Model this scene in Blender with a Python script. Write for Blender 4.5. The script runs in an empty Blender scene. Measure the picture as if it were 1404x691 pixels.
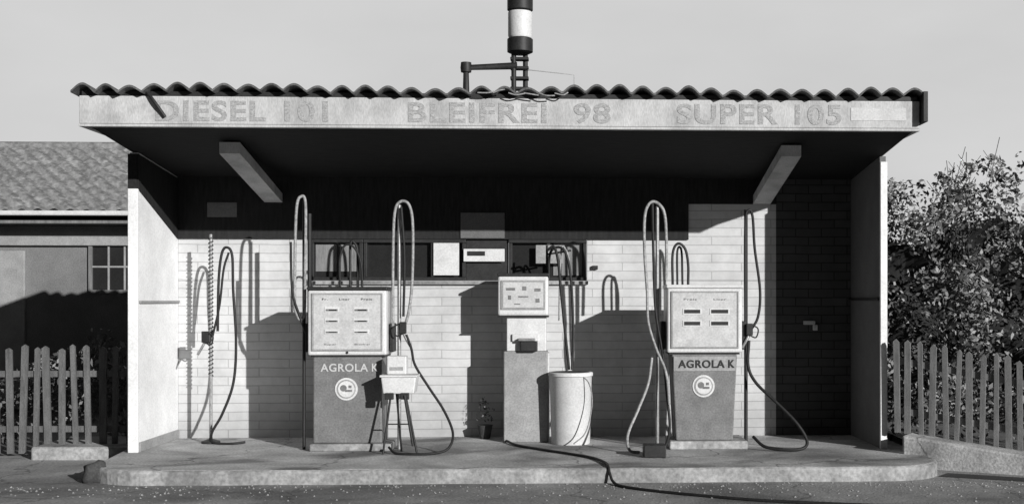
import bpy, math, random, bmesh
import numpy as np
from mathutils import Vector, Matrix, noise
random.seed(7)
rng=np.random.default_rng(5)
S=bpy.context.scene
C=S.collection

# ---------------------------------------------------------------- materials
def new_mat(name):
    m=bpy.data.materials.new(name); m.use_nodes=True
    nt=m.node_tree; b=nt.nodes['Principled BSDF']
    return m,nt,b
def mat(name,base,var=0.15,scale=4.0,rough=0.8,bump=0.15,fine=60.0,metal=0.0,stretch=(1,1,1),stain=0.0,stain_scale=0.8,spec=0.3,crack=0.0):
    m,nt,b=new_mat(name); N=nt.nodes; L=nt.links
    tc=N.new('ShaderNodeTexCoord'); mp=N.new('ShaderNodeMapping'); mp.inputs['Scale'].default_value=stretch
    L.new(tc.outputs['Object'],mp.inputs['Vector'])
    n1=N.new('ShaderNodeTexNoise'); n1.inputs['Scale'].default_value=scale; n1.inputs['Detail'].default_value=5; n1.inputs['Roughness'].default_value=0.68
    n2=N.new('ShaderNodeTexNoise'); n2.inputs['Scale'].default_value=fine; n2.inputs['Detail'].default_value=2
    L.new(mp.outputs[0],n1.inputs['Vector']); L.new(mp.outputs[0],n2.inputs['Vector'])
    r=N.new('ShaderNodeMapRange'); r.inputs[1].default_value=.3; r.inputs[2].default_value=.7
    r.inputs[3].default_value=base*(1-var); r.inputs[4].default_value=base*(1+var)
    L.new(n1.outputs[0],r.inputs[0])
    r2=N.new('ShaderNodeMapRange'); r2.inputs[1].default_value=.3; r2.inputs[2].default_value=.7; r2.inputs[3].default_value=1-var*.8; r2.inputs[4].default_value=1+var*.8
    L.new(n2.outputs[0],r2.inputs[0])
    mu=N.new('ShaderNodeMath'); mu.operation='MULTIPLY'; L.new(r.outputs[0],mu.inputs[0]); L.new(r2.outputs[0],mu.inputs[1])
    out=mu.outputs[0]
    def mul(o,lo,hi,a,bb,src):
        q=N.new('ShaderNodeMapRange'); q.inputs[1].default_value=lo; q.inputs[2].default_value=hi; q.inputs[3].default_value=a; q.inputs[4].default_value=bb
        L.new(src,q.inputs[0]); k=N.new('ShaderNodeMath'); k.operation='MULTIPLY'; L.new(o,k.inputs[0]); L.new(q.outputs[0],k.inputs[1]); return k.outputs[0]
    if stain>0:
        n3=N.new('ShaderNodeTexNoise'); n3.inputs['Scale'].default_value=stain_scale; n3.inputs['Detail'].default_value=5; n3.inputs['Distortion'].default_value=.8
        L.new(tc.outputs['Object'],n3.inputs['Vector'])
        out=mul(out,.46,.62,1,1-stain,n3.outputs[0])
    if crack>0:
        wv=N.new('ShaderNodeTexNoise'); wv.inputs['Scale'].default_value=2.5; wv.inputs['Detail'].default_value=4; L.new(tc.outputs['Object'],wv.inputs['Vector'])
        sc=N.new('ShaderNodeVectorMath'); sc.operation='SCALE'; sc.inputs['Scale'].default_value=.55; L.new(wv.outputs['Color'],sc.inputs[0])
        ad=N.new('ShaderNodeVectorMath'); ad.operation='ADD'; L.new(tc.outputs['Object'],ad.inputs[0]); L.new(sc.outputs[0],ad.inputs[1])
        vo=N.new('ShaderNodeTexVoronoi'); vo.feature='DISTANCE_TO_EDGE'; vo.inputs['Scale'].default_value=.55; L.new(ad.outputs[0],vo.inputs['Vector'])
        out=mul(out,.0,.010,1-crack,1,vo.outputs['Distance'])
    cc=N.new('ShaderNodeCombineColor')
    for i in range(3): L.new(out,cc.inputs[i])
    L.new(cc.outputs[0],b.inputs['Base Color'])
    b.inputs['Roughness'].default_value=rough; b.inputs['Metallic'].default_value=metal
    b.inputs['Specular IOR Level'].default_value=spec
    if bump>0:
        bp=N.new('ShaderNodeBump'); bp.inputs['Strength'].default_value=bump; bp.inputs['Distance'].default_value=.01
        L.new(n2.outputs[0],bp.inputs['Height']); L.new(bp.outputs[0],b.inputs['Normal'])
    return m
def brick_mat(name,base,mortar,bw=.27,bh=.085,var=.1,bstr=.6):
    m,nt,b=new_mat(name); N=nt.nodes; L=nt.links
    tc=N.new('ShaderNodeTexCoord'); sp=N.new('ShaderNodeSeparateXYZ'); cb=N.new('ShaderNodeCombineXYZ')
    L.new(tc.outputs['Object'],sp.inputs[0])
    L.new(sp.outputs[0],cb.inputs[0]); L.new(sp.outputs[2],cb.inputs[1])
    br=N.new('ShaderNodeTexBrick'); br.inputs['Scale'].default_value=1; br.inputs['Brick Width'].default_value=bw; br.inputs['Row Height'].default_value=bh
    br.inputs['Mortar Size'].default_value=.006; br.inputs['Mortar Smooth'].default_value=.5; br.inputs['Bias'].default_value=0
    br.inputs['Color1'].default_value=(base*(1-var),)*3+(1,); br.inputs['Color2'].default_value=(base*(1+var),)*3+(1,); br.inputs['Mortar'].default_value=(mortar,)*3+(1,)
    nw=N.new('ShaderNodeTexNoise'); nw.inputs['Scale'].default_value=3; nw.inputs['Detail'].default_value=2; L.new(tc.outputs['Object'],nw.inputs['Vector'])
    vs=N.new('ShaderNodeVectorMath'); vs.operation='SCALE'; vs.inputs['Scale'].default_value=.014; L.new(nw.outputs['Color'],vs.inputs[0])
    va=N.new('ShaderNodeVectorMath'); va.operation='ADD'; L.new(cb.outputs[0],va.inputs[0]); L.new(vs.outputs[0],va.inputs[1])
    L.new(va.outputs[0],br.inputs['Vector'])
    n=N.new('ShaderNodeTexNoise'); n.inputs['Scale'].default_value=2.2; n.inputs['Detail'].default_value=7; n.inputs['Roughness'].default_value=.75
    L.new(tc.outputs['Object'],n.inputs['Vector'])
    r=N.new('ShaderNodeMapRange'); r.inputs[1].default_value=.3;r.inputs[2].default_value=.7;r.inputs[3].default_value=.76;r.inputs[4].default_value=1.10
    L.new(n.outputs[0],r.inputs[0])
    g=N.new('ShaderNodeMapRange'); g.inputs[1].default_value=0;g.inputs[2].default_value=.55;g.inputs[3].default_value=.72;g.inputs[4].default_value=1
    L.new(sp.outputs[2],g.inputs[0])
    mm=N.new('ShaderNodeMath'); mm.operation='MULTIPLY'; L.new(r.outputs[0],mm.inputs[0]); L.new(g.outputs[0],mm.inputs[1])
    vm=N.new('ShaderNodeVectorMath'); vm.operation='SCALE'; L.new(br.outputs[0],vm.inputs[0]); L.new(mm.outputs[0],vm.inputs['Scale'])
    L.new(vm.outputs[0],b.inputs['Base Color']); b.inputs['Roughness'].default_value=.85; b.inputs['Specular IOR Level'].default_value=.1
    bp=N.new('ShaderNodeBump'); bp.inputs['Strength'].default_value=bstr; bp.inputs['Distance'].default_value=.006; bp.invert=True
    L.new(br.outputs[1],bp.inputs['Height']); L.new(bp.outputs[0],b.inputs['Normal'])
    return m
M={}
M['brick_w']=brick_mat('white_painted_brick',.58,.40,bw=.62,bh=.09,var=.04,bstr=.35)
M['brick_d']=brick_mat('dark_brick',.085,.035,bw=.27,bh=.09)  # back wall brick with the side wall's shadow put into its colour
M['side_w']=mat('white_render',.74,.12,2.5,bump=.1)
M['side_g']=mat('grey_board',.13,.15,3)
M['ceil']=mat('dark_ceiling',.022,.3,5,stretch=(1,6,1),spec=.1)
M['darkwood']=mat('dark_boarding',.025,.3,5,stretch=(8,1,1),spec=.1)  # near-black colour standing in for the canopy's shade on the back wall
M['fascia']=mat('weathered_fascia_paint',.47,.17,3.0,stretch=(1.6,1,.5),bump=.1,stain=.22,stain_scale=2.2)
M['letter']=mat('faded_lettering',.33,.40,14)
M['trim_w']=mat('white_paint_trim',.60,.12,6)
M['sheet']=mat('fibre_cement_sheet',.10,.4,7,bump=.3)
M['dark']=mat('black_paint',.022,.3,8,rough=.55,bump=.05)
M['rubber']=mat('black_rubber',.018,.3,10,rough=.6,bump=0)
M['hose_l']=mat('grey_hose',.27,.35,25,rough=.5,bump=0)
M['pump_w']=mat('pump_white_enamel',.60,.12,4,rough=.45,bump=.03,spec=.35)
M['pump_g']=mat('pump_grey_enamel',.17,.25,5,rough=.5,bump=.04,spec=.3)
M['pump_m']=mat('pump_mid_grey',.29,.2,5,rough=.5,bump=.03)
M['panel']=mat('pump_face_panel',.50,.14,8,rough=.35,bump=0)
M['metal']=mat('worn_metal',.30,.25,9,rough=.4,metal=.5,bump=.05)
M['glass']=mat('dark_glass',.02,.2,2,rough=.25,bump=0,spec=.3)
M['curtain']=mat('net_curtain',.2,.3,6,stretch=(10,1,.5))
M['concrete']=mat('concrete',.46,.32,1.6,bump=.35,fine=45,stain=.62,stain_scale=.8,crack=.6)
M['kerb']=mat('kerb_concrete',.33,.3,3,bump=.4,fine=30,stain=.4,stain_scale=1.5)
M['road']=mat('asphalt_worn',.30,.32,1.2,bump=.5,fine=50,stain=.5,stain_scale=.6,crack=.5)
M['ground']=mat('earth',.14,.35,1.0,bump=.4)
M['hill']=mat('hill_woodland',.10,.4,.05,bump=0)
M['tile']=mat('clay_tiles',.20,.4,6,bump=.3,fine=14)
M['house']=mat('house_render',.17,.25,1.5)
M['wood']=mat('weathered_wood',.16,.35,3,stretch=(6,6,1))
M['wood_d']=mat('old_dark_wood',.115,.4,3,stretch=(6,6,1))
M['leaf1']=mat('leaf_dark',.07,.3,3,bump=0,rough=.6)
M['leaf2']=mat('leaf_mid',.14,.3,3,bump=0,rough=.6)
M['leaf3']=mat('leaf_light',.25,.25,3,bump=0,rough=.6)
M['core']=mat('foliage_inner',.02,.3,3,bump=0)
M['twig']=mat('twig_bark',.08,.3,8,bump=0)
M['stone']=mat('dark_stone',.05,.3,5)
M['tar']=mat('tar_gutter',.05,.3,4)  # dark tone for painted shade on the road

# ---------------------------------------------------------------- helpers
def empty(name,loc=(0,0,0)):
    e=bpy.data.objects.new(name,None); C.objects.link(e); e.location=loc; e.empty_display_size=.2; return e
def link(o,parent):
    C.objects.link(o)
    if parent: 
        o.parent=parent
        o.matrix_parent_inverse=Matrix.Translation(-Vector(parent.location))
    return o
def mesh(name,v,f,m,parent=None,smooth=False,mats=None,idx=None):
    me=bpy.data.meshes.new(name); me.from_pydata([tuple(p) for p in v],[],f); me.update()
    for x in (mats or [m]): me.materials.append(x)
    if idx is not None: me.polygons.foreach_set('material_index',idx)
    if smooth: me.polygons.foreach_set('use_smooth',[True]*len(me.polygons))
    o=bpy.data.objects.new(name,me); return link(o,parent)
def bevel(o,w=.006,seg=2):
    b=o.modifiers.new('bevel','BEVEL'); b.width=w; b.segments=seg; b.limit_method='ANGLE'; return o
def box(name,x0,x1,y0,y1,z0,z1,m,parent=None,bev=.004,taper=0.0):
    t=taper
    v=[(x0+t,y0,z0),(x1-t,y0,z0),(x1-t,y1,z0),(x0+t,y1,z0),(x0,y0,z1),(x1,y0,z1),(x1,y1,z1),(x0,y1,z1)]
    f=[(0,3,2,1),(4,5,6,7),(0,1,5,4),(1,2,6,5),(2,3,7,6),(3,0,4,7)]
    o=mesh(name,v,f,M[m],parent)
    if bev: bevel(o,bev)
    return o
def recalc(o):
    bm=bmesh.new(); bm.from_mesh(o.data); bmesh.ops.recalc_face_normals(bm,faces=bm.faces); bm.to_mesh(o.data); bm.free(); return o
def prism(name,poly,y0,y1,m,parent=None,axis='y'):
    n=len(poly)
    if axis=='y': v=[(a,y0,b) for a,b in poly]+[(a,y1,b) for a,b in poly]
    else: v=[(y0,a,b) for a,b in poly]+[(y1,a,b) for a,b in poly]
    f=[tuple(range(n)),tuple(range(2*n-1,n-1,-1))]+[(i,i+n,(i+1)%n+n,(i+1)%n) for i in range(n)]
    return recalc(mesh(name,v,f,M[m],parent))
def smooth_pts(p,k=7):
    p=[Vector(a) for a in p]
    if len(p)<3: return p
    q=[p[0]*2-p[1]]+p+[p[-1]*2-p[-2]]; out=[]
    for i in range(1,len(q)-2):
        for j in range(k):
            t=j/k; a,b,c,d=q[i-1],q[i],q[i+1],q[i+2]
            out.append(.5*((2*b)+(c-a)*t+(2*a-5*b+4*c-d)*t*t+(-a+3*b-3*c+d)*t**3))
    out.append(p[-1]); return out
def tube(name,pts,r,m,parent=None,smooth=True):
    cu=bpy.data.curves.new(name,'CURVE'); cu.dimensions='3D'; cu.bevel_depth=r; cu.bevel_resolution=3; cu.use_fill_caps=True
    P=smooth_pts(pts) if smooth else [Vector(a) for a in pts]
    s=cu.splines.new('POLY'); s.points.add(len(P)-1)
    for i,a in enumerate(P): s.points[i].co=(*a,1)
    s.use_smooth=True
    cu.materials.append(M[m]); o=bpy.data.objects.new(name,cu); return link(o,parent)
def lathe(name,cx,cy,prof,m,parent=None,n=28):
    v=[];f=[]
    for r,z in prof:
        for i in range(n):
            a=2*math.pi*i/n; v.append((cx+r*math.cos(a),cy+r*math.sin(a),z))
    for j in range(len(prof)-1):
        for i in range(n):
            f.append((j*n+i,j*n+(i+1)%n,(j+1)*n+(i+1)%n,(j+1)*n+i))
    f.append(tuple(range(n-1,-1,-1))); f.append(tuple((len(prof)-1)*n+i for i in range(n)))
    o=mesh(name,v,f,M[m],parent,smooth=True)
    e=o.modifiers.new('es','EDGE_SPLIT'); e.split_angle=math.radians(40)
    return o
def disc_y(name,cx,y,cz,r,th,m,parent,n=32):
    v=[(cx+r*math.cos(2*math.pi*i/n),y,cz+r*math.sin(2*math.pi*i/n)) for i in range(n)]
    v+=[(a,y-th,c) for a,_,c in v]
    f=[tuple(range(n)),tuple(range(2*n-1,n-1,-1))]+[(i,i+n,(i+1)%n+n,(i+1)%n) for i in range(n)]
    return recalc(mesh(name,v,f,M[m],parent))
def text(name,body,xc,y,zb,width,height,m,parent,bold=.004):
    cu=bpy.data.curves.new(name,'FONT'); cu.body=body; cu.size=1; cu.extrude=.003; cu.offset=bold; cu.align_x='CENTER'; cu.space_character=1.1
    cu.materials.append(M[m]); o=bpy.data.objects.new(name,cu)
    C.objects.link(o); bpy.context.view_layer.update()
    w=o.dimensions[0]; h=o.dimensions[1]
    o.scale=(width/w,height/h,1); o.rotation_euler=(math.pi/2,0,0); o.location=(xc,y,zb)
    o.parent=parent; o.matrix_parent_inverse=Matrix.Translation(-Vector(parent.location))
    return o

# ---------------------------------------------------------------- ground
G=-.125
def sheet(name,x0,x1,y0,y1,z,m):
    return mesh(name,[(x0,y0,z),(x1,y0,z),(x1,y1,z),(x0,y1,z)],[(0,1,2,3)],M[m])
sheet('ground',-900,900,-200,1600,G-.03,'ground')
sheet('road',-60,60,-30,12.6,G,'road')
pl=[(-5.1,12.25),(-4.15,12.2),(-4.05,11.3)]
for i in range(9):
    a=math.pi+math.pi/2*i/8; pl.append((-3.45+.6*math.cos(a)*1.0,11.1+.6*math.sin(a)))
nn=46
for i in range(1,nn):
    x=-3.45+6.2*i/nn; pl.append((x,10.5+.02*noise.noise(Vector((x*2.3,0,4)))+.012*noise.noise(Vector((x*9,0,1)))))
for i in range(9):
    a=-math.pi/2+math.pi/2*i/8; pl.append((2.75+.55*math.cos(a),11.0+.5*math.sin(a)*1.0))
pl+=[(3.3,13.2),(-5.1,13.2)]
def slab(name,poly,z0,z1,m,m2):
    n=len(poly); v=[(a,b,z1) for a,b in poly]+[(a,b,z0) for a,b in poly]
    f=[tuple(range(n)),tuple(range(2*n-1,n-1,-1))]+[(i,i+n,(i+1)%n+n,(i+1)%n) for i in range(n)]
    o=mesh(name,v,f,None,None,mats=[M[m],M[m2]],idx=[0,0]+[1]*n)
    recalc(o); bevel(o,.03,3).modifiers['bevel'].angle_limit=math.radians(50); return o
pv=slab('pavement',pl,G-.05,0,'concrete','kerb')
mesh('gutter',[(3.25,10.75,G+.004),(4.2,10.25,G+.004),(7,8.6,G+.004),(7,8.9,G+.004),(4.2,10.5,G+.004),(3.4,10.95,G+.004)],[(0,1,2,3,4,5)],M['tar'])  # shadow below the retaining wall, painted as a dark strip, not a real gutter
v=[];f=[];
for i in range(800):
    x=random.uniform(-6,5); y=10.46-abs(random.gauss(0,.35)); 
    if random.random()<.2: y=random.uniform(9.2,10.4)
    s=random.uniform(.003,.010); k=len(v); z=G
    v+=[(x-s,y-s*.8,z),(x+s,y-s,z),(x+s*.8,y+s,z),(x-s*.9,y+s*.9,z),(x+random.uniform(-s,s)*.4,y,z+s*1.2)]
    f+=[(k,k+1,k+4),(k+1,k+2,k+4),(k+2,k+3,k+4),(k+3,k,k+4)]
mesh('gravel',v,f,M['kerb'])

# ---------------------------------------------------------------- station
st=empty('petrol_station',(0,12,0))
YB=12.98; YW=11.78; YF=10.75
def ceilz(y): return 2.865-.092*(y-YF)
box('back_wall_lower',-3.92,2.216,YB,YB+.15,0,1.60,'brick_w',st,0)
box('back_wall_left',-3.92,-2.59,YB,YB+.15,1.603,2.03,'brick_w',st,0)
box('back_wall_right',.25,2.216,YB,YB+.15,1.603,2.40,'brick_w',st,0)
box('back_wall_dark_brick',2.219,3.0,YB,YB+.15,0,2.7,'brick_d',st,0)  # shaded end of the back wall, darkened in the material
box('upper_boarding',-3.92,1.30,YB-.03,YB,2.03,2.70,'darkwood',st,0)  # roof shadow painted as dark boards, lower edge on the shadow line
box('upper_boarding_right',1.303,2.216,YB-.03,YB,2.40,2.70,'darkwood',st,0)  # same painted roof shadow, stepped up where sun reaches higher
box('boarding_fill',-2.59,.247,YB+.002,YB+.15,2.03,2.7,'darkwood',st,0)  # wall above the windows, in the same painted shade colour
box('vent_panel',-3.62,-3.32,YB-.04,YB-.031,2.25,2.40,'side_g',st)
def window(x0,x1,z0,z1,muls,curt=None):
    box('window_glass',x0,x1,YB+.05,YB+.07,z0,z1,'glass',st,0)
    w=.035
    box('window_frame_sill',x0,x1,YB-.02,YB+.045,z0,z0+w,'dark',st)
    box('window_frame_head',x0,x1,YB-.02,YB+.045,z1-w,z1-.001,'dark',st)
    for x in [x0+.002,x1-w-.002]+[m-w/2 for m in muls]:
        box('window_mullion',x,x+w,YB-.015,YB+.04,z0+w+.001,z1-w-.001,'dark',st)
    if curt:
        box('window_curtain',curt[0],curt[1],YB+.041,YB+.049,curt[2],curt[3],'curtain',st,0)
window(-2.585,-2.05,1.606,2.028,[-2.3],(-2.54,-2.1,1.70,1.98))
window(-2.045,-1.0,1.606,2.028,[-1.34])
window(-.56,.245,1.606,2.028,[-.15],(-.1,.2,1.66,2.0))
box('doorway_panel',-.997,-.563,YB+.01,YB+.06,1.606,2.028,'dark',st,0)
box('notice_poster',-1.327,-1.066,YB-.035,YB-.03,1.66,1.99,'trim_w',st,0)
box('number_sign',-1.02,-.60,YB-.05,YB-.035,1.80,1.93,'trim_w',st)
box('number_sign_dark_patch',-.98,-.80,YB-.056,YB-.051,1.86,1.905,'dark',st,0)
box('opening_hours_sign',-.28,.0,YB-.05,YB-.035,1.78,1.97,'pump_m',st)
box('interior_curtain',-1.05,-.60,YB-.045,YB-.031,2.04,2.30,'side_g',st,0)
box('wall_ashtray',.30,.36,YB-.04,YB,1.72,1.76,'dark',st)
box('window_sill',-2.6,.26,YB-.05,YB-.002,1.565,1.60,'kerb',st)
def sidewall(name,x0,x1,m):
    return prism(name,[(YW,0),(YB+.15,0),(YB+.15,ceilz(YB+.15)-.004),(YW,ceilz(YW)-.004)],x0,x1,m,st,'x')
sidewall('left_side_wall',-4.0,-3.923,'side_w')
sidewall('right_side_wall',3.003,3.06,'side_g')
box('right_wall_corner_post',3.0,3.065,YW-.04,YW-.002,0,ceilz(YW)-.06,'side_w',st)
box('left_wall_corner_post',-4.005,-3.915,YW-.04,YW-.002,0,2.43,'side_w',st)
prism('left_wall_dark_top',[(YW-.03,2.43),(YB-.04,2.03),(YB-.04,ceilz(YB)-.02),(YW-.03,ceilz(YW)-.02)],-3.922,-3.91,'ceil',st,'x')  # roof's slanting shadow on the side wall, made as a dark panel
box('left_wall_corner_post_top',-4.005,-3.923,YW-.04,YW-.002,2.433,ceilz(YW)-.02,'ceil',st,0)  # roof shadow on the post, painted as a dark upper piece
box('left_wall_rail',-3.922,-3.90,YW+.01,YB-.01,1.375,1.40,'pump_m',st)
box('right_wall_rail',2.98,3.002,YW+.01,YB-.01,1.40,1.425,'dark',st)
box('left_wall_skirting',-3.922,-3.905,YW+.01,YB-.01,0,.09,'pump_m',st)
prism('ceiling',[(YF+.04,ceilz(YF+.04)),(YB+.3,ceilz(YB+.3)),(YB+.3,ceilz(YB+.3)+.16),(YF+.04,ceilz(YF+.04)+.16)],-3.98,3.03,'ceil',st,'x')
for bx in (-2.95,2.06):
    prism('brace',[(11.25,2.70),(11.25,2.80),(YB-.04,2.49),(YB-.04,2.40)],bx-.09,bx+.09,'fascia',st,'x')
box('fascia_board',-4.06,3.08,YF-.03,YF+.03,2.885,3.12,'fascia',st,.006)
box('fascia_lower_strip',-4.06,3.08,YF-.042,YF+.02,2.860,2.882,'fascia',st,.003)
box('fascia_return_left',-4.06,-4.02,YF+.033,YF+1.0,2.86,3.08,'fascia',st,.004)
box('fascia_return_right',3.05,3.08,YF+.033,YF+1.0,2.86,3.08,'fascia',st,.004)
text('lettering_diesel','DIESEL 101',-2.69,YF-.031,2.918,1.44,.175,'letter',st,.025)
text('lettering_bleifrei','BLEIFREI  98',-.46,YF-.031,2.918,1.72,.175,'letter',st,.025)
text('lettering_super','SUPER 105',1.69,YF-.031,2.918,1.42,.175,'letter',st,.025)
tube('fascia_broken_stay',[(-3.49,YF-.05,3.15),(-3.42,YF-.07,3.06),(-3.34,YF-.05,2.94)],.014,'dark',st)
box('fascia_patch',2.48,2.96,YF-.034,YF-.0305,2.95,3.06,'panel',st,0)
per=.195; nx=int(7.2/per*14); v=[];f=[]
rows=[(YF-.12,3.155),(YF+.02,3.15),(YB+.5,2.99)]
for (y,z) in rows:
    for k in (0,1):
        for i in range(nx+1):
            x=-4.10+7.2*i/nx
            sag=.012*math.sin(x*2.1+1)+.006*math.sin(x*7.3)
            ph=(x+4.1)/per; jit=noise.noise(Vector((math.floor(ph)*.71,1.3,0)))
            wv=(abs(math.sin(math.pi*ph))**1.1)*(1+.35*jit)
            v.append((x,y+.012*math.sin(x*9),z+sag+.058*wv-(.0 if k==0 else .018)))
R=nx+1
def id(r,k,i): return (r*2+k)*R+i
for r in range(2):
    for i in range(nx):
        f.append((id(r,0,i),id(r,0,i+1),id(r+1,0,i+1),id(r+1,0,i)))
        f.append((id(r,1,i),id(r+1,1,i),id(r+1,1,i+1),id(r,1,i+1)))
for i in range(nx):
    f.append((id(0,1,i),id(0,1,i+1),id(0,0,i+1),id(0,0,i)))
mesh('corrugated_roof',v,f,M['sheet'],st,smooth=False)
box('roof_batten',-4.04,3.06,YF-.02,YF+.05,3.123,3.16,'dark',st,0)
box('verge_board_right',3.085,3.125,YF-.13,YF+1.6,2.93,3.19,'dark',st,.004)
for i in range(6):
    x=-.72+i*.13
    tube('roof_wire_scrap',[(x,YF-.13,3.15),(x+.04+random.random()*.05,YF-.135,3.12+random.random()*.06),(x+.09+random.random()*.05,YF-.13,3.13+random.random()*.05)],.006,'hose_l',st)
fp=empty('roof_flue_pipe',(-.4,11,3.2))
tube('offset_pipe',[(-.845,11,3.1),(-.845,11,3.43),(-.40,11,3.45)],.032,'dark',fp,smooth=False)
lathe('offset_pipe_elbow',-.845,11,[(.045,3.39),(.05,3.43),(.045,3.475)],'dark',fp)
tube('stem_front',[(-.43,11,3.1),(-.43,11,3.57)],.022,'dark',fp,False)
tube('stem_rear',[(-.33,11.04,3.1),(-.33,11.04,3.57)],.022,'dark',fp,False)
for z in (3.24,3.33,3.42,3.5):
    box('stem_clamp',-.46,-.30,10.98,11.07,z,z+.025,'dark',fp,.004)
lathe('lower_collar',-.375,11,[(.07,3.55),(.112,3.57),(.112,3.68),(.10,3.69)],'dark',fp)
lathe('white_cylinder',-.375,11,[(.098,3.691),(.105,3.71),(.105,3.91),(.10,3.92)],'pump_w',fp)
lathe('upper_collar',-.375,11,[(.07,3.921),(.07,3.93),(.112,3.935),(.112,4.10),(.09,4.12)],'dark',fp)
lathe('cowl',-.375,11,[(.06,4.121),(.06,4.2),(.15,4.21),(.03,4.32)],'metal',fp)
tube('stay_wire',[(-.35,11,3.42),(.1,11.2,3.41),(.1,11.2,3.1)],.004,'metal',fp,False)

# ---------------------------------------------------------------- pumps
def nozzle(name,x,y,z,parent,flip=1):
    tube(name+'_spout',[(x,y,z+.0),(x+.03*flip,y-.01,z-.06),(x+.07*flip,y-.01,z-.13)],.013,'metal',parent)
    bevel(box(name+'_body',x-.03,x+.03,y-.03,y+.02,z-.01,z+.10,'dark',parent),.012,3)
    tube(name+'_guard',[(x-.02*flip,y-.02,z+.09),(x-.08*flip,y-.02,z+.05),(x-.06*flip,y-.02,z-.03),(x,y-.02,z-.01)],.007,'dark',parent)
def pump(name,x0,x1,zb,zs,zt,y0,style):
    xc=(x0+x1)/2; y1=y0+.46
    p=empty(name,(xc,y0,0))
    box('plinth',x0+.02,x1+.05,y0-.03,y1+.06,0,zb,'kerb',p,.012)
    box('lower_cabinet',x0+.045,x1-.045,y0+.02,y1,zb+.001,zs-.012,'pump_g',p,.012,taper=.0 if style==0 else .04)
    box('cabinet_gap',x0+.02,x1-.02,y0+.03,y1-.01,zs-.013,zs+.006,'dark',p,.0)
    box('head',x0,x1,y0,y1,zs+.005,zt-.035,'pump_w',p,.016)
    box('head_cap',x0-.01,x1+.01,y0-.012,y1+.01,zt-.034,zt,'dark' if style==0 else 'pump_w',p,.01)
    fz0,fz1=zs+.06,zt-.075
    box('face_panel',x0+.05,x1-.05,y0-.008,y0-.001,fz0,fz1,'panel',p,.003)
    for nm,a in (('frame_top',(x0+.035,x1-.035,fz1,fz1+.014)),('frame_bottom',(x0+.035,x1-.035,fz0-.014,fz0)),('frame_left',(x0+.035,x0+.049,fz0,fz1)),('frame_right',(x1-.049,x1-.035,fz0,fz1))):
        box(nm,a[0],a[1],y0-.014,y0-.001,a[2],a[3],'pump_m',p,.002)
    h=fz1-fz0; 
    if style==0:
        for zz,hh in ((.70,.030),(.50,.026),(.30,.024)):
            for cx,w in ((xc-.14,.11),(xc+.13,.12)):
                z=fz0+h*zz
                box('dial_surround',cx-w/2-.012,cx+w/2+.012,y0-.013,y0-.0085,z-.010,z+hh+.010,'pump_w',p,.001)
                box('dial_window',cx-w/2,cx+w/2,y0-.016,y0-.0135,z,z+hh*.6,'pump_g',p,0)
                box('dial_digits',cx-w/2+.03,cx+w/2-.01,y0-.0185,y0-.0165,z+.003,z+hh*.6-.003,'dark',p,0)
        text('small_print','Fr.      Liter      Preis',xc,y0-.009,fz0+h*.90,.46,.018,'dark',p,0)
        text('small_print','Super           Bleifrei',xc,y0-.009,fz0+h*.08,.42,.02,'pump_g',p,0)
        disc_y('lock',xc+.0,y0-.001,zs+.03,.012,.006,'dark',p)
    else:
        for zz in (.62,.40):
            for cx,w in ((xc-.12,.15),(xc+.14,.16)):
                z=fz0+h*zz
                box('dial_surround',cx-w/2-.014,cx+w/2+.014,y0-.013,y0-.0085,z-.012,z+.045,'pump_w',p,.001)
                box('dial_window',cx-w/2,cx+w/2,y0-.017,y0-.0135,z,z+.034,'dark',p,0)
        text('small_print','Preis        Liter',xc,y0-.009,fz0+h*.86,.40,.018,'pump_g',p,0)
        box('label_band',x0+.06,x1-.06,y0+.008,y0+.019,zs-.17,zs-.03,'pump_m',p,.002)
    zl=zs-.145 if style==0 else zs-.135
    text('brand_lettering','AGROLA',xc-.03,y0+.016 if style==0 else y0+.004,zl,.44,.075,'panel' if style==0 else 'dark',p,.02)
    text('brand_lettering_tail','K',xc+.25,y0+.016 if style==0 else y0+.004,zl,.06,.075,'panel' if style==0 else 'dark',p,.02)
    disc_y('badge',xc-.01,y0+.019,zs-.31,.105,.006,'trim_w',p)
    disc_y('badge_ring',xc-.01,y0+.0125,zs-.31,.088,.003,'pump_m',p)
    disc_y('badge_inner',xc-.01,y0+.009,zs-.31,.076,.003,'trim_w',p)
    disc_y('badge_spot',xc-.035,y0+.0055,zs-.30,.03,.003,'pump_g',p)
    box('badge_bar',xc-.02,xc+.045,y0+.003,y0+.0055,zs-.335,zs-.315,'pump_g',p,0)
    box('badge_bar2',xc+.012,xc+.04,y0+.003,y0+.0055,zs-.30,zs-.275,'pump_g',p,0)
    for sx in (x0-.05,x1+.012):
        box('nozzle_boot',sx,sx+.04,y0+.12,y0+.30,zs+.03,zs+.30,'dark',p,.008)
    return p
pA=pump('fuel_pump',-2.37,-1.645,.07,.886,1.53,YW,0)
pB=pump('fuel_pump.001',.982,1.69,.08,.904,1.55,YW,1)
y=11.95
tube('mast_pole',[(-2.44,y,.0),(-2.44,y,2.34)],.016,'dark',pA,False)
tube('mast_pole_second',[(-2.395,y+.03,.95),(-2.395,y+.03,2.22)],.02,'dark',pA,False)
tube('hose_loop',[(-2.52,y-.04,1.32),(-2.515,y-.04,1.9),(-2.50,y-.04,2.28),(-2.465,y-.03,2.375),(-2.42,y-.03,2.30),(-2.425,y-.03,1.7),(-2.43,y-.03,1.30),(-2.47,y-.04,1.22),(-2.52,y-.04,1.32)],.014,'hose_l',pA)
tube('hose_outer',[(-2.56,y-.02,1.95),(-2.54,y-.05,1.5),(-2.48,y-.05,1.28),(-2.42,y-.03,1.1)],.012,'rubber',pA)
y=11.93
tube('mast_pole',[(-1.545,y,.0),(-1.545,y,2.30)],.018,'metal',pA,False)
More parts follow.
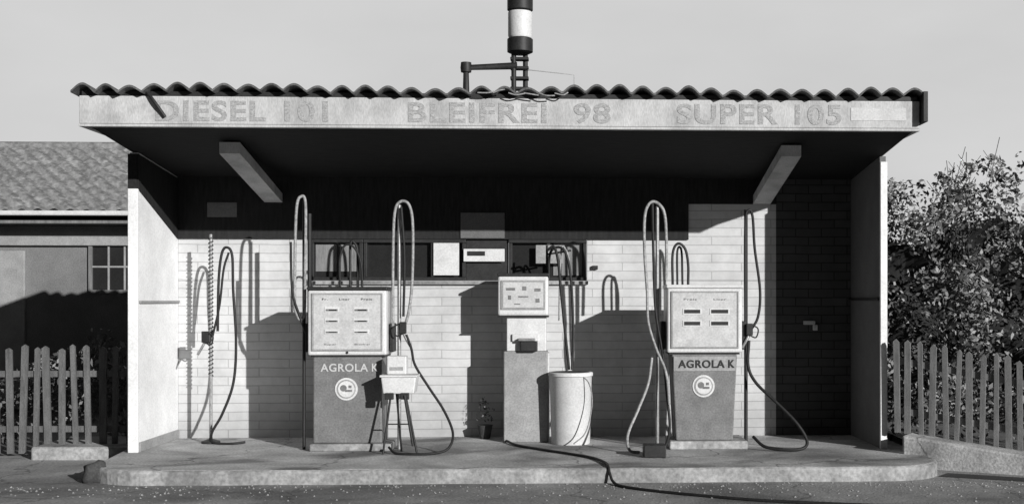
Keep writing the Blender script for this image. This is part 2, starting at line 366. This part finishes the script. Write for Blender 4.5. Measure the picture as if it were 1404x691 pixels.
tube('hose_loop',[(-1.60,y-.03,1.15),(-1.60,y-.03,1.8),(-1.585,y-.03,2.22),(-1.53,y-.03,2.33),(-1.45,y-.03,2.30),(-1.415,y-.03,2.1),(-1.42,y-.03,1.6),(-1.45,y-.04,1.3),(-1.50,y-.05,1.13)],.014,'hose_l',pA)
tube('hose_dark',[(-1.52,y-.05,2.28),(-1.49,y-.05,1.8),(-1.50,y-.05,1.25)],.012,'rubber',pA)
nozzle('nozzle',-1.50,y-.07,1.10,pA)
tube('hose_droop',[(-1.47,y-.08,1.08),(-1.42,y-.1,.95),(-1.38,y-.15,.80),(-1.25,y-.2,.60),(-1.10,y-.25,.38),(-1.01,y-.35,.18),(-1.05,y-.45,.05),(-1.20,y-.5,.015),(-1.38,y-.5,.012),(-1.52,y-.45,.015),(-1.60,y-.3,.05)],.012,'rubber',pA)
tube('hose_small_arch',[(-2.13,12.1,1.52),(-2.13,12.1,1.8),(-2.08,12.1,1.93),(-1.99,12.1,1.90),(-1.93,12.1,1.75),(-1.92,12.1,1.52)],.011,'rubber',pA)
tube('hose_small_arch',[(-2.04,12.15,1.52),(-2.04,12.15,1.93),(-2.0,12.15,1.95),(-1.97,12.15,1.85),(-1.97,12.15,1.52)],.013,'dark',pA)
y=11.95
tube('mast_pole',[(.90,y,.0),(.90,y,2.30)],.018,'metal',pB,False)
tube('hose_loop',[(.80,y-.03,1.5),(.775,y-.03,1.9),(.78,y-.03,2.22),(.84,y-.03,2.335),(.92,y-.03,2.31),(.97,y-.03,2.2),(.985,y-.03,1.9),(.98,y-.03,1.6)],.015,'hose_l',pB)
tube('hose_inner',[(.85,y-.05,2.32),(.86,y-.05,1.8),(.88,y-.06,1.3),(.95,y-.10,.85),(.98,y-.15,.5),(1.0,y-.22,.2),(.93,y-.35,.03),(.80,y-.4,.015)],.013,'rubber',pB)
tube('hose_outer',[(.80,y-.03,1.5),(.81,y-.05,1.2),(.88,y-.1,.95),(.97,y-.16,.72),(1.0,y-.18,.42)],.013,'hose_l',pB)
tube('hose_droop',[(.84,y-.12,.86),(.80,y-.18,.62),(.70,y-.25,.38),(.60,y-.35,.16),(.61,y-.45,.03),(.70,y-.5,.015)],.014,'hose_l',pB)
tube('hose_small_arch',[(1.06,12.1,1.55),(1.06,12.1,1.85),(1.11,12.1,1.95),(1.18,12.1,1.90),(1.21,12.1,1.75),(1.21,12.1,1.55)],.013,'dark',pB)
tube('hose_small_arch',[(1.11,12.15,1.55),(1.11,12.15,1.88),(1.15,12.15,1.88),(1.16,12.15,1.55)],.011,'rubber',pB)
tube('mast_pole',[(1.75,y,.0),(1.75,y,2.27)],.018,'dark',pB,False)
tube('hose_loop',[(1.74,y-.03,1.15),(1.74,y-.03,2.1),(1.77,y-.03,2.26),(1.81,y-.03,2.2),(1.83,y-.03,1.9),(1.88,y-.04,1.5),(1.86,y-.05,1.25),(1.79,y-.06,1.12)],.013,'rubber',pB)
nozzle('nozzle',1.775,y-.06,1.08,pB,-1)
tube('hose_droop',[(1.77,y-.06,1.02),(1.76,y-.08,.78),(1.83,y-.12,.62),(2.00,y-.2,.45),(2.18,y-.3,.26),(2.27,y-.35,.10),(2.22,y-.4,.03),(2.05,y-.4,.02),(1.88,y-.32,.04),(1.79,y-.2,.12)],.015,'rubber',pB)

# ---- small middle pump
pC=empty('small_fuel_pump',(-.39,12.4,0)); y=12.4
box('column',-.585,-.150,y+.02,y+.32,.0,.90,'pump_m',pC,.012)
box('column_side_strip',-.155,-.135,y+.06,y+.30,.0,.88,'pump_w',pC,.004)
box('neck',-.555,-.165,y+.03,y+.30,.901,1.245,'pump_w',pC,.008)
box('neck_label_box',-.50,-.24,y+.0,y+.028,1.0,1.07,'pump_w',pC,.004)
box('nozzle_box',-.42,-.25,y-.05,y+.028,.90,1.0,'dark',pC,.01)
box('nozzle_box_lid',-.44,-.27,y-.06,y+.02,1.002,1.03,'metal',pC,.006)
box('head',-.64,-.145,y,y+.36,1.25,1.64,'pump_w',pC,.02)
box('head_cap',-.65,-.135,y-.01,y+.37,1.641,1.67,'dark',pC,.008)
box('head_base_rim',-.645,-.14,y-.006,y+.365,1.235,1.249,'dark',pC,.003)
box('display_frame',-.61,-.175,y-.012,y-.001,1.31,1.60,'pump_m',pC,.004)
box('display_glass',-.59,-.195,y-.016,y-.0125,1.33,1.58,'panel',pC,.002)
for a in ((-.56,-.47,1.50,1.525),(-.40,-.36,1.50,1.54),(-.28,-.22,1.49,1.52),(-.54,-.51,1.41,1.45),(-.44,-.34,1.43,1.445),(-.27,-.23,1.38,1.42),(-.48,-.42,1.36,1.37)):
    box('display_mark',a[0],a[1],y-.019,y-.0165,a[2],a[3],'pump_g',pC,0)
tube('hose_a',[(-.15,y+.05,1.90),(-.09,y+.03,1.93),(-.05,y,1.8),(-.02,y-.02,1.5),(.02,y-.04,1.1),(.06,y-.02,.72)],.014,'rubber',pC)
tube('hose_b',[(-.14,y+.1,1.6),(-.13,y+.1,1.86),(-.05,y+.08,1.93),(.03,y+.05,1.86),(.08,y+.03,1.6),(.10,y,1.1),(.09,y-.05,.72)],.013,'rubber',pC)
tube('hose_c',[(-.04,y+.1,1.2),(-.02,y+.1,1.88),(.03,y+.1,1.9),(.06,y+.1,1.80)],.010,'hose_l',pC)
tube('hanger_bar',[(-.16,y+.15,1.86),(.08,y+.15,1.90)],.010,'dark',pC,False)
tube('hanger_post',[(-.16,y+.15,1.5),(-.16,y+.15,1.95)],.012,'dark',pC,False)
tube('hose_front',[(.12,y-.15,.68),(.24,y-.28,.62),(.28,y-.33,.42),(.22,y-.4,.15),(.10,y-.4,.03)],.006,'hose_l',pC)

# ---- bin
bn=empty('waste_bin',(.08,12.35,0))
lathe('bin_body',.075,12.33,[(.185,.0),(.19,.01),(.208,.66),(.212,.665)],'pump_w',bn,40)
lathe('bin_rim',.075,12.33,[(.212,.66),(.219,.665),(.219,.695),(.212,.70)],'trim_w',bn,40)
lathe('bin_inside',.075,12.33,[(.19,.701),(.185,.703)],'dark',bn,40)

# ---- washing stand
ws=empty('washer_stand',(-1.5,11.7,0)); y=11.62
box('tray',-1.66,-1.34,y-.1,y+.16,.55,.70,'pump_w',ws,.012,taper=.02)
box('tray_lip',-1.67,-1.33,y-.11,y+.17,.701,.72,'trim_w',ws,.004)
box('dispenser',-1.62,-1.44,y,y+.14,.721,.89,'pump_w',ws,.012)
box('dispenser_slot',-1.59,-1.47,y-.006,y-.001,.76,.79,'pump_m',ws,0)
box('squeegee_holder',-1.62,-1.54,y-.13,y-.101,.50,.56,'dark',ws,.006)
box('squeegee_holder',-1.48,-1.40,y-.13,y-.101,.50,.56,'dark',ws,.006)
for a,b in ((-1.58,-1.64),(-1.45,-1.33),(-1.53,-1.50)):
    tube('leg',[(a,y+.0,.55),(b,y-.1 if b!=-1.50 else y+.12,.0)],.010,'dark',ws,False)
tube('leg_brace',[(-1.61,y-.05,.27),(-1.39,y-.05,.27)],.006,'dark',ws,False)
tube('cloth_strap',[(-1.44,y-.13,.54),(-1.40,y-.14,.3),(-1.36,y-.16,.08)],.012,'dark',ws)

# ---- air hose stand at left
ah=empty('air_hose_stand',(-3.45,12.5,0)); y=12.5
tube('pole',[(-3.46,y,.0),(-3.46,y,2.05)],.016,'metal',ah,False)
lathe('pole_base',-3.46,y,[(.09,.0),(.09,.02),(.03,.04)],'dark',ah)
cv=[]
for k in range(34*8):
    a=k*math.pi/4; cv.append((-3.46+.022*math.cos(a),y+.022*math.sin(a),.66+k*.005))
tube('coil',cv,.005,'dark',ah,False)
tube('hose_loop',[(-3.38,y-.05,1.1),(-3.37,y-.05,1.6),(-3.34,y-.05,1.86),(-3.29,y-.05,1.92),(-3.24,y-.05,1.84),(-3.23,y-.05,1.5),(-3.20,y-.06,1.0),(-3.22,y-.08,.6),(-3.32,y-.1,.3),(-3.42,y-.1,.12),(-3.44,y-.05,.02)],.013,'rubber',ah)
tube('hose_loop_outer',[(-3.43,y-.05,1.05),(-3.36,y-.06,1.35),(-3.32,y-.06,1.7),(-3.27,y-.06,1.87)],.011,'rubber',ah)
tube('hose_bottom',[(-3.46,y-.04,.05),(-3.38,y-.12,.015),(-3.22,y-.15,.012),(-3.1,y-.1,.02)],.012,'rubber',ah)
nozzle('air_nozzle',-3.50,y-.05,1.0,ah,-1)
box('gauge',-3.53,-3.44,y-.07,y-.03,.98,1.08,'dark',ah,.02)

# loose things
tube('loose_hose',[(-.58,12.5,.02),(-.45,12.1,.014),(-.22,11.75,.014),(.03,11.42,.014),(.25,11.1,.014),(.36,10.75,.014),(.38,10.53,.006),(.39,10.47,-.04),(.42,10.40,G+.02),(.50,10.2,G+.012),(.75,9.95,G+.012),(1.1,9.7,G+.012),(1.6,9.42,G+.012),(2.6,9.1,G+.012)],.012,'rubber')
box('cable_box',.72,.92,11.15,11.35,.001,.11,'dark',None,.01)
box('wall_tap',2.50,2.62,YB-.05,YB-.002,1.15,1.19,'trim_w',st,.006)
box('wall_tap_spout',2.60,2.64,YB-.07,YB-.002,1.09,1.149,'trim_w',st,.006)
def stone(name,c,s,seed,m='stone'):
    bm=bmesh.new(); bmesh.ops.create_icosphere(bm,subdivisions=3,radius=1)
    for vv in bm.verts:
        d=noise.noise(vv.co*1.3+Vector((seed,0,0)))*.5+1
        vv.co=Vector((vv.co.x*s[0]*d,vv.co.y*s[1]*d,vv.co.z*s[2]*d))+Vector(c)
    me=bpy.data.meshes.new(name); bm.to_mesh(me); bm.free(); me.materials.append(M[m])
    me.polygons.foreach_set('use_smooth',[True]*len(me.polygons))
    return link(bpy.data.objects.new(name,me),None)
stone('kerb_stone',(-3.93,10.75,-.06),(.11,.1,.11),3)

def leaves(name,clumps,per,size,parent=None,weights=(.45,.35,.2),squash=1.0):
    cs=np.array([c for c,_ in clumps]); rs=np.array([r for _,r in clumps])
    cnt=np.maximum((per*rs*rs*4).astype(int),3)
    ci=np.repeat(np.arange(len(rs)),cnt); n=len(ci)
    d=rng.normal(size=(n,3)); d/=np.linalg.norm(d,axis=1)[:,None]
    rr=rs[ci]*(rng.random(n)**.4)*(1+.22*np.sin(d[:,0]*5+cs[ci,0]*9)*np.cos(d[:,2]*4+cs[ci,2]*7))
    p=cs[ci]+d*rr[:,None]*np.array([1,1,squash])
    nn=d+rng.uniform(-1,1,(n,3)); nn/=np.linalg.norm(nn,axis=1)[:,None]
    t=np.cross(nn,rng.normal(size=(n,3))); t/=np.linalg.norm(t,axis=1)[:,None]; b=np.cross(nn,t)
    s=(size*rng.uniform(.55,1.45,n))[:,None]
    V=np.stack([p-t*s,p-b*s*.5,p+t*s,p+b*s*.5+nn*s*.15],axis=1).reshape(-1,3)
    me=bpy.data.meshes.new(name); me.vertices.add(4*n); me.vertices.foreach_set('co',V.ravel())
    me.loops.add(4*n); me.loops.foreach_set('vertex_index',np.arange(4*n,dtype=np.int32))
    me.polygons.add(n); me.polygons.foreach_set('loop_start',np.arange(0,4*n,4,dtype=np.int32)); me.polygons.foreach_set('loop_total',np.full(n,4,dtype=np.int32))
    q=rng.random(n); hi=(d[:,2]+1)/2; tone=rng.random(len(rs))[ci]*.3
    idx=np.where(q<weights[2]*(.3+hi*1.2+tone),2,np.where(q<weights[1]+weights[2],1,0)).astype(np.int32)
    for m in ('leaf1','leaf2','leaf3'): me.materials.append(M[m])
    me.polygons.foreach_set('material_index',idx); me.update(calc_edges=True); me.validate()
    return link(bpy.data.objects.new(name,me),parent)
pp=empty('potted_plant',(-.79,12.78,0))
lathe('pot',-.79,12.78,[(.05,.0),(.075,.13),(.08,.14)],'stone',pp)
leaves('pot_foliage',[((-.79,12.78,.26),.10),((-.81,12.76,.36),.07)],1500,.016,pp,weights=(.6,.3,.1))

# ---------------------------------------------------------------- neighbouring house
hs=empty('neighbour_house',(-10,19,0))
HX0,HX1,HY=-15.5,-5.65,18.0
box('house_wall',HX0,HX1,HY,HY+6,G-.03,2.45,'house',hs,0)
v=[];f=[];nr=22;nxr=420
def roofpt(x,t,step,r): 
    yy=HY-.45+3.4*t; zz=2.60+1.30*t+step
    return (x,yy,zz+.02*math.sin(x*2*math.pi/.22+(r%2)*math.pi)+.02*noise.noise(Vector((x*1.2,r*.7,0))))
for r in range(nr):
    for e,(t,stp) in enumerate(((r/nr,.035),((r+1)/nr,.0))):
        for i in range(nxr+1):
            v.append(roofpt(HX0-.3+(HX1-HX0+.4)*i/nxr,t,stp,r))
W=nxr+1
for r in range(nr*2-1):
    for i in range(nxr):
        a=r*W+i; f.append((a,a+1,a+W+1,a+W))
mesh('tiled_roof_front',v,f,M['tile'],hs)
mesh('tiled_roof_rear',[(HX0-.3,HY+2.95,3.90),(HX1+.1,HY+2.95,3.90),(HX1+.1,HY+6.4,2.55),(HX0-.3,HY+6.4,2.55)],[(0,1,2,3)],M['tile'],hs)
prism('gable_right',[(HY,2.45),(HY+6,2.45),(HY+2.95,3.8)],HX1-.1,HX1-.002,'house',hs,'x')
tube('ridge_cap',[(HX0-.3,HY+2.95,3.92),(HX1+.1,HY+2.95,3.92)],.08,'tile',hs,False)
box('gutter',HX0-.3,HX1+.1,HY-.56,HY-.46,2.56,2.63,'trim_w',hs,.02)
box('soffit',HX0-.3,HX1+.1,HY-.45,HY-.003,2.46,2.50,'wood',hs,0)
box('wall_plate_beam',HX0,HX1,HY-.08,HY-.004,2.17,2.30,'pump_m',hs,.01)
for x in (-8.9,-11.4,-13.9):
    box('wall_post',x,x+.14,HY-.07,HY-.004,0,2.165,'wood',hs,.01)
box('barn_door',-8.4,-7.55,HY-.05,HY-.005,G,2.1,'pump_m',hs,.01)
wx0,wx1,wz0,wz1=-6.62,-5.95,1.55,2.2
box('window_recess_glass',wx0,wx1,HY-.012,HY-.004,wz0,wz1,'glass',hs,0)
for a in ((wx0-.05,wx0,wz0-.05,wz1),(wx1,wx1+.05,wz0-.05,wz1),(wx0,wx1,wz0-.05,wz0),(wx0,wx1,wz1,wz1+.04)):
    box('window_frame',a[0],a[1],HY-.05,HY-.003,a[2],a[3],'wood',hs,0)
for t in (1/3,2/3):
    x=wx0+(wx1-wx0)*t; box('window_muntin',x-.012,x+.012,HY-.03,HY-.013,wz0,wz1,'pump_m',hs,0)
zc=(wz0+wz1)/2; box('window_muntin_cross',wx0,wx1,HY-.034,HY-.0305,zc-.012,zc+.012,'pump_m',hs,0)

# ---------------------------------------------------------------- fences
def picket_fence(name,p0,p1,zb0,zb1,h0,h1,step,w,m='wood',pt=.05):
    e=empty(name,((p0[0]+p1[0])/2,(p0[1]+p1[1])/2,0))
    L=math.hypot(p1[0]-p0[0],p1[1]-p0[1]); n=int(L/step); ux,uy=(p1[0]-p0[0])/L,(p1[1]-p0[1])/L
    v=[];f=[]
    for i in range(n+1):
        s=i*step+random.uniform(-.012,.012); t=s/L; x=p0[0]+ux*s; y=p0[1]+uy*s; zb=zb0+(zb1-zb0)*t+.03; zt=zb0+h0+(zb1+h1-zb0-h0)*t+random.uniform(-.03,.03)
        lean=random.uniform(-.02,.02); hw=w/2*random.uniform(.8,1.15)
        k=len(v)
        for off in (-.012,.012):
            for (a,z) in ((-hw,zb),(hw,zb),(hw,zt-pt),(0,zt),(-hw,zt-pt*random.uniform(.7,1.2))):
                aa=a+lean*(z-zb)/.5
                v.append((x+ux*aa-uy*off*1.0,y+uy*aa+ux*off,z))
        f+=[(k,k+1,k+2,k+3,k+4),(k+9,k+8,k+7,k+6,k+5)]+[(k+j,k+5+j,k+5+(j+1)%5,k+(j+1)%5) for j in range(5)]
    mesh('pickets',v,f,M[m],e)
    for hh in (.22,.72):
        a0=zb0+h0*hh; a1=zb1+h1*hh; v=[]
        for (px,py,z) in ((p0[0],p0[1],a0),(p1[0],p1[1],a1)):
            for o in (.014,.05):
                for dz in (0,.06): v.append((px-uy*o,py+ux*o,z+dz))
        mesh('rail',v,[(0,1,3,2),(4,6,7,5),(0,4,5,1),(2,3,7,6),(0,2,6,4),(1,5,7,3)],M[m],e)
    return e
picket_fence('picket_fence',(-9.5,12.55),(-4.05,12.5),G,G,1.08,1.08,.128,.06,'wood_d',.02)
picket_fence('picket_fence',(3.12,11.62),(6.2,9.95),.14,-.28,.93,.72,.112,.05,'wood',.03)
v=[];segs=[(3.10,11.35,.17),(4.0,10.80,.05),(6.3,9.4,-.09)]
for (x,yy,z) in segs:
    for (ox,oy) in ((0,0),(.25,.42)):
        v+= [(x+ox,yy+oy,G-.05),(x+ox,yy+oy,z)]
f=[]
for i in range(2):
    a=i*4;b=a+4
    f+=[(a,b,b+1,a+1),(a+1,b+1,b+3,a+3),(a+3,b+3,b+2,a+2)]
f+=[(0,1,3,2),(8,10,11,9)]
bevel(mesh('retaining_wall',v,f,M['concrete']),.02,2)
mesh('garden_bank',[(3.3,11.7,.05),(6.6,9.8,-.2),(14,9.8,-.3),(14,40,.3),(3.3,40,.3)],[(0,1,2,3,4)],M['ground'])

# ---------------------------------------------------------------- vegetation
hd=empty('hedge',(6,14.5,0))
cl=[]
def top_h(x): return 2.74+.12*math.sin(x*1.3+.5)+.08*math.sin(x*4.1)+.10*max(0,1-abs(x-4.6)/.5)
for i in range(340):
    x=random.uniform(3.35,8.6); yy=random.uniform(13.3,15.5)
    r=random.uniform(.14,.38); z=random.uniform(.0,top_h(x)-r)
    cl.append(((x,yy,z),r))
for i in range(80):
    x=random.uniform(3.5,8.6); r=random.uniform(.07,.2); cl.append(((x,random.uniform(13.4,15.5),top_h(x)+random.uniform(-.25,.10)),r))
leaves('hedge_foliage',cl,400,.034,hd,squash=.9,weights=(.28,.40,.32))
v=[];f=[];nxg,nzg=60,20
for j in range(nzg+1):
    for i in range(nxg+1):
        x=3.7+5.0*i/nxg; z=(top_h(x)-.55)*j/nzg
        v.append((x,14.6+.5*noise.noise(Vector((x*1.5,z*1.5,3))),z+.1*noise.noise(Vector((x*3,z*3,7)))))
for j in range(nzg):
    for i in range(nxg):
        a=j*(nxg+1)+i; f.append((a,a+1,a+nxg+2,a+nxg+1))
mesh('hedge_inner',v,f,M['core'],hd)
for i in range(18):
    x=random.uniform(3.6,8.5); yy=random.uniform(13.5,15.0); z=2.3; dx=random.uniform(-.12,.25)
    h=random.uniform(.35,.6) 
    if i<6: x=4.6+random.uniform(-.2,.25); h=random.uniform(.7,.95)
    tube('twig',[(x,yy,z),(x+dx*.4,yy,z+h*.5),(x+dx,yy,z+h)],.004,'twig',hd)
    for k in range(3):
        t=random.uniform(.5,.95); px=x+dx*t; pz=z+h*t; d=random.choice((-1,1))*random.uniform(.04,.13)
        tube('twig_side',[(px,yy,pz),(px+d,yy,pz+abs(d)*1.4)],.003,'twig',hd,False)
cl2=[]
for _ in range(20):
    x=random.uniform(3.2,6); cl2.append(((x,12.3-.55*(x-3.2)+random.uniform(0,.4),random.uniform(.1,.45)),random.uniform(.12,.26)))
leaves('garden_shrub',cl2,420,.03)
cl3=[]
for i in range(60):
    cl3.append(((random.uniform(-9,-4.2),random.uniform(12.85,14),random.uniform(.0,.7)),random.uniform(.12,.3)))
for i in range(14):
    cl3.append(((random.uniform(-4.9,-4.2),12.75+random.uniform(0,.2),random.uniform(.0,1.0)),random.uniform(.10,.2)))
leaves('garden_shrub',cl3,360,.034,weights=(.5,.35,.15))

def hill(name,x0,x1,y,h,seed,n=80):
    v=[];f=[]
    for i in range(n+1):
        x=x0+(x1-x0)*i/n
        z=h*(math.sin(math.pi*i/n)**.6)*(.8+.3*noise.noise(Vector((x*.012,seed,0))))+1.0*noise.noise(Vector((x*.15,seed,2)))
        v+=[(x,y,-2),(x,y+5,max(z,-1)),(x,y+80,-2)]
    for i in range(n):
        for k in (0,1): f.append((i*3+k,(i+1)*3+k,(i+1)*3+k+1,i*3+k+1))
    return mesh(name,v,f,M['hill'],None,True)
hill('hill',-330,-92,260,62,1)
hill('hill',20,400,300,26,5)

# ---------------------------------------------------------------- light
d=Vector((-.73,1.0,-.335)).normalized()
sl=bpy.data.lights.new('sun','SUN'); sl.energy=5.0; sl.angle=math.radians(.5); sl.color=(1,.995,.985)
so=bpy.data.objects.new('sun',sl); C.objects.link(so); so.rotation_euler=d.to_track_quat('-Z','Y').to_euler(); so.location=(8,-10,8)
w=bpy.data.worlds.new('World'); S.world=w; w.use_nodes=True; N=w.node_tree.nodes; L=w.node_tree.links
bg=N['Background']; sk=N.new('ShaderNodeTexSky'); sk.sky_type='NISHITA'; sk.sun_disc=False
sk.sun_elevation=math.asin(-d.z); sk.sun_rotation=math.atan2(-d.x,-d.y); sk.air_density=1.0; sk.dust_density=2.0
bw=N.new('ShaderNodeRGBToBW'); L.new(sk.outputs[0],bw.inputs[0])
tc=N.new('ShaderNodeTexCoord'); mp=N.new('ShaderNodeMapping'); mp.inputs['Scale'].default_value=(1.2,1.2,3)
nz=N.new('ShaderNodeTexNoise'); nz.inputs['Scale'].default_value=1.8; nz.inputs['Detail'].default_value=6
L.new(tc.outputs['Generated'],mp.inputs[0]); L.new(mp.outputs[0],nz.inputs['Vector'])
mr=N.new('ShaderNodeMapRange'); mr.inputs[1].default_value=.3; mr.inputs[2].default_value=.7; mr.inputs[3].default_value=.86; mr.inputs[4].default_value=1.06
L.new(nz.outputs[0],mr.inputs[0])
# sky brightened ahead of the camera, dimmed behind it to deepen the shadows
sx=N.new('ShaderNodeSeparateXYZ'); L.new(tc.outputs['Generated'],sx.inputs[0])
sky_gain=N.new('ShaderNodeMapRange'); sky_gain.interpolation_type='SMOOTHSTEP'; sky_gain.inputs[1].default_value=.15; sky_gain.inputs[2].default_value=.85; sky_gain.inputs[3].default_value=.05; sky_gain.inputs[4].default_value=1.9
L.new(sx.outputs[1],sky_gain.inputs[0])
mu2=N.new('ShaderNodeMath'); mu2.operation='MULTIPLY'; L.new(bw.outputs[0],mu2.inputs[0]); L.new(sky_gain.outputs[0],mu2.inputs[1])
mn=N.new('ShaderNodeMath'); mn.operation='MINIMUM'; L.new(mu2.outputs[0],mn.inputs[0]); mn.inputs[1].default_value=4.3
mu=N.new('ShaderNodeMath'); mu.operation='MULTIPLY'; L.new(mn.outputs[0],mu.inputs[0]); L.new(mr.outputs[0],mu.inputs[1])
L.new(mu.outputs[0],bg.inputs['Color']); bg.inputs['Strength'].default_value=.15

# ---------------------------------------------------------------- camera
cam=bpy.data.cameras.new('camera'); co=bpy.data.objects.new('camera',cam); C.objects.link(co); S.camera=co
cam.sensor_width=36; cam.lens=1720/1404*36; cam.shift_x=-145/1404; cam.shift_y=66.5/1404; cam.clip_end=3000
co.location=(0,0,1.4); co.rotation_euler=(math.pi/2,0,-math.radians(2.5))
S.view_settings.view_transform='Standard'; S.view_settings.look='None'; S.view_settings.exposure=0
